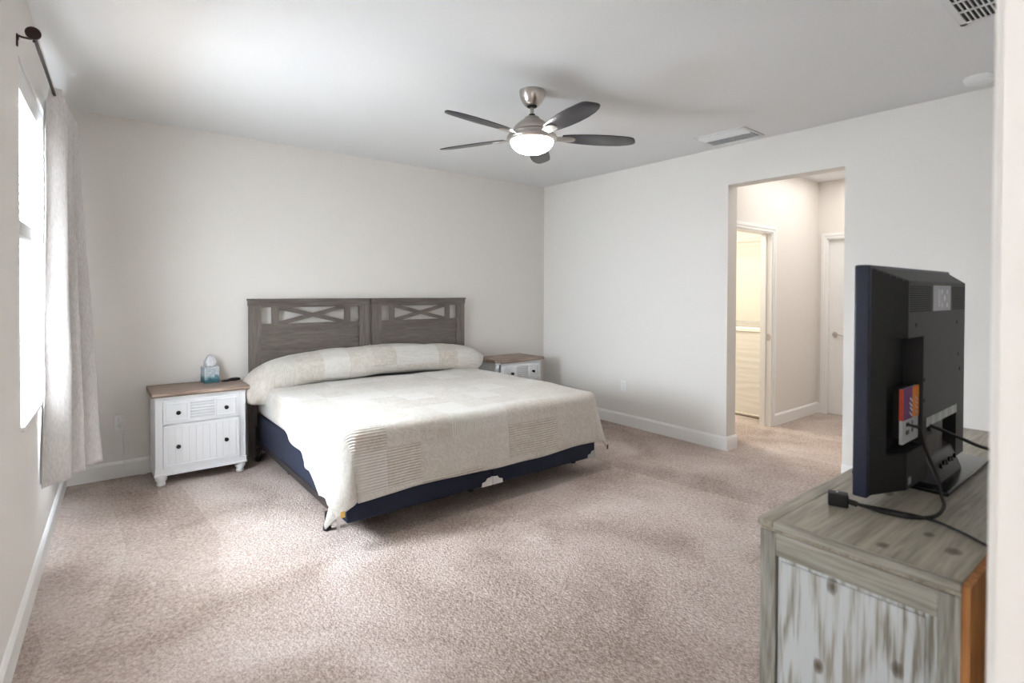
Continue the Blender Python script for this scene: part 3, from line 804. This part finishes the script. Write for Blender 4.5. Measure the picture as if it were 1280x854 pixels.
# ------------------------------------------------------------------ ceiling fan
FX, FY = -2.225, -2.368
fan = thing('ceiling_fan', 'five bladed nickel ceiling fan with charcoal blades and lit bowl', 'ceiling fan', (FX, FY, H))
m = MB(); m.lathe([(.084, 0), (.085, -.010), (.083, -.022), (.078, -.045), (.066, -.072), (.050, -.092), (.040, -.098), (.034, -.099)], n=40); m.build('canopy', NICKEL, fan, smooth=True)
m = MB(); m.lathe([(.034, -.097), (.033, -.104), (.018, -.108), (.013, -.109)], n=24); m.build('coupling', BLACKP, fan, smooth=True)
m = MB(); m.lathe([(.020, -.152), (.022, -.158), (.022, -.172)], n=24); m.build('coupling', BLACKP, fan, smooth=True)
m = MB(); m.lathe([(.0125, -.10), (.0125, -.17)], n=20); m.build('downrod', NICKEL, fan, smooth=True)
m = MB(); m.lathe([(.030, -.168), (.046, -.171), (.052, -.178), (.055, -.186), (.078, -.200), (.100, -.218), (.116, -.236), (.122, -.250), (.124, -.262), (.118, -.266), (.118, -.284), (.128, -.288), (.132, -.300)], n=48); m.build('motor_housing', NICKEL, fan, smooth=True)
m = MB(); m.lathe([(.130, -.288), (.158, -.292), (.164, -.300), (.164, -.318), (.158, -.326), (.142, -.330)], n=48); m.build('light_ring', NICKEL, fan, smooth=True)
m = MB(); prof = [(.141, -.326)]+[(.141*math.cos(a), -.326-.086*math.sin(a)) for a in [k*PI/2/11 for k in range(1, 11)]]+[(.004, -.412)]
m.lathe(prof, n=48); bw = m.build('light_bowl', BOWL, fan, smooth=True); bw['label'] = 'lit white glass bowl'
BZ = -.298
def blade_outline():
    up = [(.20, .042), (.26, .056), (.34, .067), (.44, .073), (.54, .072), (.62, .063), (.675, .049), (.702, .034), (.711, .022)]
    return [(x, y) for x, y in up]+[(.712, .008), (.700, -.022), (.684, -.044), (.668, -.055), (.650, -.060), (.60, -.066), (.52, -.070), (.42, -.069), (.32, -.060), (.25, -.050), (.20, -.040)]
for k in range(5):
    ang = math.radians(-29.5+72*k)
    mt = Matrix.Rotation(ang, 4, 'Z') @ Matrix.Translation((0, 0, BZ)) @ Matrix.Rotation(math.radians(-11), 4, 'X')
    m = MB(); m.prism(blade_outline(), -.003, .003, 'Z', bev=.0012, mat=mt); b = m.build('blade', BLADE, fan, smooth=True)
    m = MB()
    m.prism([(.100, -.022), (.100, .022), (.17, .026), (.235, .036), (.275, .030), (.292, .012), (.292, -.012), (.275, -.030), (.235, -.036), (.17, -.026)], -.010, -.004, 'Z', bev=.002, mat=mt)
    m.build('blade_iron', NICKEL, b, smooth=True)

# ------------------------------------------------------------------ ceiling fittings
v = thing('ceiling_vent', 'small white louvred supply vent near the wide opening', 'vent', (-.285, -2.632, H), math.radians(2))
m = MB(); a, b, q = .175, .225, .024
for r in ((-a, a, -b, -b+q), (-a, a, b-q, b), (-a, -a+q, -b, b), (a-q, a, -b, b)): m.box(r[0], r[1], r[2], r[3], -.010, 0, .003)
m.build('frame', VENTW, v)
m = MB(); m.box(-a+.02, a-.02, -b+.02, b-.02, -.0015, 0); m.build('backing', VENTG, v)
m = MB()
for k in range(7):
    x = -.128+k*.0427; sg = 1 if x < 0 else -1
    mt = Matrix.Translation((x, 0, -.007)) @ Matrix.Rotation(math.radians(38*sg), 4, 'Y'); m.box(-.018, .018, -b+q, b-q, -.001, .001, mat=mt)
m.box(-.006, .006, -b+q, b-q, -.012, -.004)
m.build('louver', VENTW, v)
v = thing('return_grille', 'large white return grille with dark slots in the ceiling above the television', 'vent', (-1.445, -4.605, H))
m = MB(); a, b, q = .295, .265, .030
for r in ((-a, a, -b, -b+q), (-a, a, b-q, b), (-a, -a+q, -b, b), (a-q, a, -b, b)): m.box(r[0], r[1], r[2], r[3], -.008, 0, .003)
m.build('frame', VENTW, v)
m = MB(); m.box(-a+.025, a-.025, -b+.025, b-.025, -.0012, 0); m.build('backing', VENTD, v)
m = MB(); y = -b+q+.009
while y < b-q: m.box(-a+q, a-q, y-.0028, y+.0028, -.0085, -.002); y += .0185
for x in (-.125, 0, .125): m.box(x-.006, x+.006, -b+q, b-q, -.0090, -.002)
m.build('bars', VENTW, v)
m = MB(); m.lathe([(.078, 0), (.078, -.010), (.074, -.014), (.072, -.028), (.062, -.036), (.030, -.038)], n=36)
sd = m.build('smoke_detector', PLASTICW, None, smooth=True, loc=(-.262, -4.245, H)); tag(sd, 'round white smoke detector on the ceiling beyond the return grille', 'smoke detector')

# ------------------------------------------------------------------ closet
mp = thing('mattress', 'white mattress standing on its long edge inside the closet', 'mattress', (1.53, -1.28, 0))
m = MB()
def side(u, v):
    z = .012+v*1.0; y = -.86+u*1.72
    wr = .0025*noise.noise(Vector((y*2.5, z*24, 1)))*(1 if z < .8 else .4)
    return Vector((-.10-wr, y, z))
m.box(-.095, .10, -.86, .86, .0, 1.02, .03, 3)
m.grid(side, 90, 120)
m.build('body', simple('white_mattress_cover', (240, 236, 226), .45), mp, smooth=True)
PIPE = simple('white_mattress_piping', (226, 218, 204), .6)
for z in (.03, .985):
    m = MB(); m.tube([(-.104, -.84, z), (-.104, .84, z)], .007, 8); m.build('piping', PIPE, mp, smooth=True)
for z, lb in ((2.125, 'upper white wire closet shelf above the standing mattress'), (1.06, 'lower white wire closet shelf just behind the standing mattress')):
    sh = thing('wire_shelf', lb, 'shelf', (2.2, -1.1, z), group='closet wire shelves')
    m = MB()
    for x in (-.30, -.20, -.10, -.004): m.tube([(x, -1.07, 0), (x, 1.05, 0)], .004, 8)
    m.tube([(-.30, -1.07, -.045), (-.30, 1.05, -.045)], .004, 8); m.build('rail', VENTW, sh, smooth=True)
    m = MB()
    for k in range(58): y = -1.06+k*.0365; m.tube([(-.002, y, .004), (-.30, y, .004), (-.302, y, -.045)], .0016, 6)
    m.build('wires', VENTW, sh)

# ------------------------------------------------------------------ dresser
DX0, DX1, DY0, DY1, DZ_ = -3.15, -1.55, -4.79, -4.37, .85
dr = thing('dresser', 'whitewashed weathered pine dresser under the black television', 'dresser', (DX0, DY1, 0))
W, D = DX1-DX0, DY0-DY1      # local x 0..W, y 0..D (negative: back)
m = MB(); m.box(.016, W-.016, D+.014, -.034, DZ_-.018, DZ_, .0015); m.box(.004, W-.004, D+.014, 0, DZ_-.028, DZ_-.018, .001); m.build('top', DRTOP, dr)
m = MB(); m.box(-.004, W+.004, -.0335, .006, DZ_-.018, DZ_, .003); m.build('front_edge_board', DRTOP, dr)
for x0, x1 in ((-.004, .0155), (W-.0155, W+.004)):
    m = MB(); m.box(x0, x1, D+.014, -.034, DZ_-.018, DZ_, .003); m.build('end_edge_board', DRRAIL, dr)
for x0, x1 in ((.0, .03), (W-.03, W)):
    m = MB(); m.box(x0, x1, -.040, 0, 0, DZ_-.028, .003); m.build('front_post', DRPOST, dr)
for x0, x1, px in ((.0, .025, .006), (W-.025, W, W-.025)):
    m = MB(); m.box(x0, x1, D+.014, D+.052, 0, DZ_-.028, .002); m.build('stile', DRPOST, dr)
    for z0, z1 in ((DZ_-.085, DZ_-.028), (.03, .09)):
        m = MB(); m.box(x0, x1, D+.052, -.040, z0, z1, .002); m.build('rail', DRRAIL, dr)
    m = MB(); m.box(px, px+.014, D+.048, -.044, .08, DZ_-.078); s_ = 1 if x0 > .5 else -1
    xa = px-.006 if s_ < 0 else px+.014
    m.box(xa, xa+.006, D+.072, -.052, .10, DZ_-.094, .004)
    m.build('side_panel', DRSIDE, dr)
m = MB(); m.box(.0, W, D, D+.014, .0, DZ_-.002); o = m.build('back_panel', RAWWOOD, dr); o['label'] = 'raw orange pine back'
m = MB(); m.box(.025, W-.025, D+.014, -.02, .04, .07); m.box(.03, W-.03, -.03, -.004, .0, .07, .003)
for z in (.07, .325, .575, .80): m.box(.03, W-.03, -.03, -.004, z, z+.02)
m.box(W/2-.012, W/2+.012, -.03, -.004, .07, .82); m.build('face_frame', DRPOST, dr)
for c in range(2):
    for z0, z1 in ((.094, .321), (.349, .571), (.599, .796)):
        x0 = .036+c*(W/2-.018); x1 = x0+W/2-.054
        m = MB(); m.box(x0, x1, -.018, .004, z0, z1, .004); d = m.build('drawer', DRRAIL, dr)
        for x in (x0+.18, x1-.18):
            m = MB(); m.lathe([(.007, .004), (.007, .016), (.016, .022), (.016, .028), (.008, .032)], (x, 0, (z0+z1)/2), 18, 'Y'); m.build('knob', KNOB, d, smooth=True)

# ------------------------------------------------------------------ television
TVX, TVY, TVZ = -2.885, -4.488, DZ_
tv = thing('television', 'black flat television seen from behind on the pine dresser', 'television', (TVX, TVY, TVZ))
TW, TH, B0 = .763, .624, .030     # screen block sits B0 above the dresser
m = MB(); m.box(0, TW, -.036, 0, B0, B0+TH, .006, 3); m.build('bezel', BEZEL, tv, smooth=True)
m = MB(); m.box(.04, TW-.04, -.002, .0012, B0+.10, B0+TH-.04); m.build('screen', BLACKG, tv)
m = MB()
for k in range(9): m.box(-.0012, .002, -.028, -.010, B0+.095+k*.0135, B0+.0975+k*.0135)
m.build('side_buttons', BEZEL, tv)
VENTBLACK = simple('matte_black_grille', (19, 19, 21), .8)
# rear cover as a height field with steep-walled pockets
bx0, bx1, bz0, bz1, dd = .115, .70, B0+.014, B0+.582, .058
PK = [(.060, .250, B0+.115, B0+.425, .010), (.292, .605, B0-.01, B0+.160, .012)]
e = .0012
xs = sorted(set([.012, bx0, bx1, TW-.012]+[v for p in PK for v in (p[0]-e, p[0], p[1], p[1]+e)]+[.012+k*.0375 for k in range(4, 18)]+[.012+(bx0-.012)*k/6 for k in range(1, 6)]+[TW-.012-(TW-.012-bx1)*k/6 for k in range(1, 6)]))
zs = sorted(set([B0+.006, bz0, bz1, B0+TH-.006]+[v for p in PK for v in (p[2]-e, p[2], p[3], p[3]+e) if v > B0+.006]+[B0+.02+k*.036 for k in range(1, 16)]+[B0+TH-.006-(B0+TH-.006-bz1)*k/6 for k in range(1, 6)]+[B0+.006+.008*k/6 for k in range(1, 6)]))
def depth(x, z):
    a = min((x-.012)/(bx0-.012), (TW-.012-x)/(TW-.012-bx1), (z-B0-.006)/(bz0-B0-.006), (B0+TH-.006-z)/(B0+TH-.006-bz1), 1)
    d = dd*max(0, a)
    for p in PK:
        if p[0]-1e-6 <= x <= p[1]+1e-6 and p[2]-1e-6 <= z <= p[3]+1e-6: d = min(d, p[4])
    return d
m = MB()
V = [[m.bm.verts.new((x, -.034-depth(x, z), z)) for x in xs] for z in zs]
for j in range(len(zs)-1):
    for i in range(len(xs)-1): m.bm.faces.new((V[j][i], V[j][i+1], V[j+1][i+1], V[j+1][i]))
m.build('rear_cover', BLACKP, tv)
YB = -.034-dd
for x0, x1 in ((.125, .315), (.545, .692)):
    m = MB()
    for k in range(12): z = B0+.497+k*.0062; m.box(x0, x1, YB-.0008, YB+.002, z, z+.0036)
    m.build('vent_slots', VENTBLACK, tv)
LABEL = simple('silver_label', (160, 162, 172), .35); LABELW = simple('label_print', (226, 228, 236), .4)
m = MB(); m.box(.335, .520, YB-.0010, YB+.001, B0+.496, B0+.572); lb = m.build('rating_label', LABEL, tv); lb['label'] = 'silver printed label'
m = MB()
for x in (.425, .480):
    for z in (.512, .553): m.lathe([(.0075, 0), (.0075, -.0006)], (x, YB-.001, B0+z), 14, 'Y')
for k in range(3): m.box(.385+k*.006, .389+k*.006, YB-.0016, YB-.001, B0+.508, B0+.560)
m.lathe([(.010, 0), (.010, -.0006)], (.452, YB-.001, B0+.534), 16, 'Y'); m.build('label_print', LABELW, lb)
for x, z in ((.18, .46), (.60, .455), (.26, .30), (.64, .30), (.26, .24), (.62, .35)):
    m = MB(); m.lathe([(.006, 0), (.006, -.001)], (x, YB, B0+z), 12, 'Y'); m.build('screw', VENTBLACK, tv)
# port panel in the side pocket
PW = simple('port_panel_white', (196, 200, 204), .45); PP = simple('port_purple', (112, 24, 112), .5); PO = simple('port_orange', (238, 136, 30), .5); PR = simple('port_red_orange', (206, 74, 50), .5)
py = -.082
m = MB(); m.box(.114, .248, py, -.074, B0+.135, B0+.285); pn = m.build('port_panel', PW, tv)
m = MB(); m.box(.165, .247, -.0745, -.042, B0+.140, B0+.280); m.build('port_housing', BLACKP, tv)
m = MB(); m.box(.1145, .190, py-.0012, py+.001, B0+.200, B0+.286); m.build('purple_field', PP, pn)
m = MB(); m.box(.190, .249, py-.0012, py+.001, B0+.200, B0+.286); m.build('orange_field', PO, pn)
m = MB(); m.box(.1128, .1145, py-.0012, -.0735, B0+.200, B0+.286); m.build('red_field', PR, pn)
m = MB(); m.box(.060, .104, -.0455, -.0435, B0+.118, B0+.423); m.build('pocket_lit_face', simple('lit_pocket_plastic', (88, 80, 80), .6), tv)  # paler colour stands for the same black plastic catching light
m = MB()
for k in range(4):
    mt = Matrix.Translation((.176+(k % 2)*.004, py-.0016, B0+.212+k*.013)) @ Matrix.Rotation(.5, 4, 'Y'); m.box(-.012, .012, -.0004, .0004, -.0022, .0022, mat=mt)
    mt = Matrix.Translation((.226, py-.0016, B0+.212+k*.013)) @ Matrix.Rotation(.5, 4, 'Y'); m.box(-.010, .010, -.0004, .0004, -.0018, .0018, mat=mt)
m.build('port_print', LABELW, pn)
for z in (.186, .164):
    m = MB(); m.box(.142, .165, py-.0015, py+.004, B0+z-.006, B0+z+.005); m.lathe([(.006, 0), (.006, -.0012)], (.196, py, B0+z), 12, 'Y'); m.build('port', BLACKG, pn)
STK = NT('printed_sticker_strip'); b_ = STK.bsdf(rough=.4); mp_ = STK.coord(scale=(9, 9, 9)); vo_ = STK.n('ShaderNodeTexWave'); vo_.inputs['Scale'].default_value = .5; vo_.inputs['Distortion'].default_value = 3; STK.l(mp_, 0, vo_, 0)
r_ = STK.ramp(vo_, 0, [(.35, lin((190, 190, 194))), (.6, lin((130, 158, 178))), (.85, lin((168, 178, 160)))]); STK.l(r_, 0, b_, 'Base Color')
m = MB(); m.box(.286, .608, YB-.0012, YB+.001, B0+.160, B0+.186); m.build('sticker_strip', STK.m, tv)
m = MB(); m.box(.128, .150, YB-.0010, YB+.001, B0+.025, B0+.045); m.build('square_sticker', LABEL, tv)
m = MB(); m.box(.305, .40, -.085, -.040, B0+.055, B0+.125, .004); m.box(.33, .37, -.0858, -.084, B0+.08, B0+.105); m.build('power_inlet', simple('dark_grey_module', (78, 76, 76), .5), tv)
# stand
sx0, sx1 = .285, .80
m = MB(); m.box(sx0, sx1, -.146, .10, .0, .014, .005, 3); st = m.build('stand_base', BLACKG, tv, smooth=True)
m = MB(); m.prism([(-.112, .012), (-.02, .012), (-.035, .10), (-.082, .085)], .33, .60, 'X', bev=.006); m.box(.40, .53, -.075, -.040, .06, .19, .004); nk = m.build('stand_neck', simple('charcoal_stand_plastic', (58, 56, 58), .4), st, smooth=True)
m = MB()
for k in range(6): mt = Matrix.Translation((.40+k*.030, -.0985, .055+.004*(k % 2))); m.lathe([(.007, 0), (.0075, -.006)], (0, 0, 0), 12, 'Y', mat=mt)
m.build('screw', BLACKG, nk)

# ------------------------------------------------------------------ cables on the dresser
pl = thing('streaming_cable', 'black cable with a square plug lying on the dresser, running up into the television', 'cable', (-2.906, -4.462, DZ_))
ox2, oy2 = -2.906, -4.462
m = MB(); mt = Matrix.Rotation(math.radians(-68), 4, 'Z')
m.box(-.024, .024, -.018, .018, 0, .034, .005, 3, mat=mt); m.build('plug', BLACKP, pl, smooth=True)
m = MB(); m.lathe([(.003, 0), (.003, .0008)], (.004, .004, .034), 12); m.build('indicator', LABELW, pl)
m = MB()
pts = [(-2.899, -4.484, .866), (-2.893, -4.512, .862), (-2.876, -4.57, .855), (-2.857, -4.618, .855), (-2.80, -4.650, .855), (-2.71, -4.648, .856), (-2.655, -4.630, .868), (-2.64, -4.618, .91), (-2.662, -4.604, .965), (-2.70, -4.600, 1.01), (-2.735, -4.598, 1.06), (-2.742, -4.590, 1.065), (-2.740, -4.572, 1.067)]
m.tube(spline([Vector(p)-Vector((ox2, oy2, DZ_)) for p in pts], 10), .0042, 10); m.tube([Vector((-2.9, -4.478, .866))-Vector((ox2, oy2, DZ_)), Vector((-2.894, -4.505, .862))-Vector((ox2, oy2, DZ_))], .0075, 10)
m.build('cord', BLACKSOFT, pl, smooth=True)
m = MB(); pts = [(-2.897, -4.470, .864), (-2.888, -4.50, .861), (-2.85, -4.555, .854), (-2.832, -4.64, .854), (-2.86, -4.71, .854), (-2.90, -4.765, .854), (-2.91, -4.792, .850), (-2.912, -4.815, .80), (-2.90, -4.835, .55), (-2.88, -4.85, .12), (-2.86, -4.86, .01)]
m.tube(spline(pts, 10), .0034, 10); c_ = m.build('thin_cable', BLACKSOFT, None, smooth=True)
tag(c_, 'thin black wire trailing across the dresser top and over its back', 'cable')
m = MB(); pts = [(-2.57, -4.565, 1.045), (-2.55, -4.60, 1.03), (-2.48, -4.632, 1.00), (-2.35, -4.66, .955), (-2.2, -4.70, .915), (-2.05, -4.76, .89), (-1.98, -4.80, .86), (-1.96, -4.83, .70), (-1.95, -4.85, .2), (-1.95, -4.86, .01)]
m.tube(spline(pts, 10), .005, 10); c_ = m.build('power_cable', BLACKSOFT, None, smooth=True)
tag(c_, 'thick black power cable leaving the recess low in the television back', 'cable')
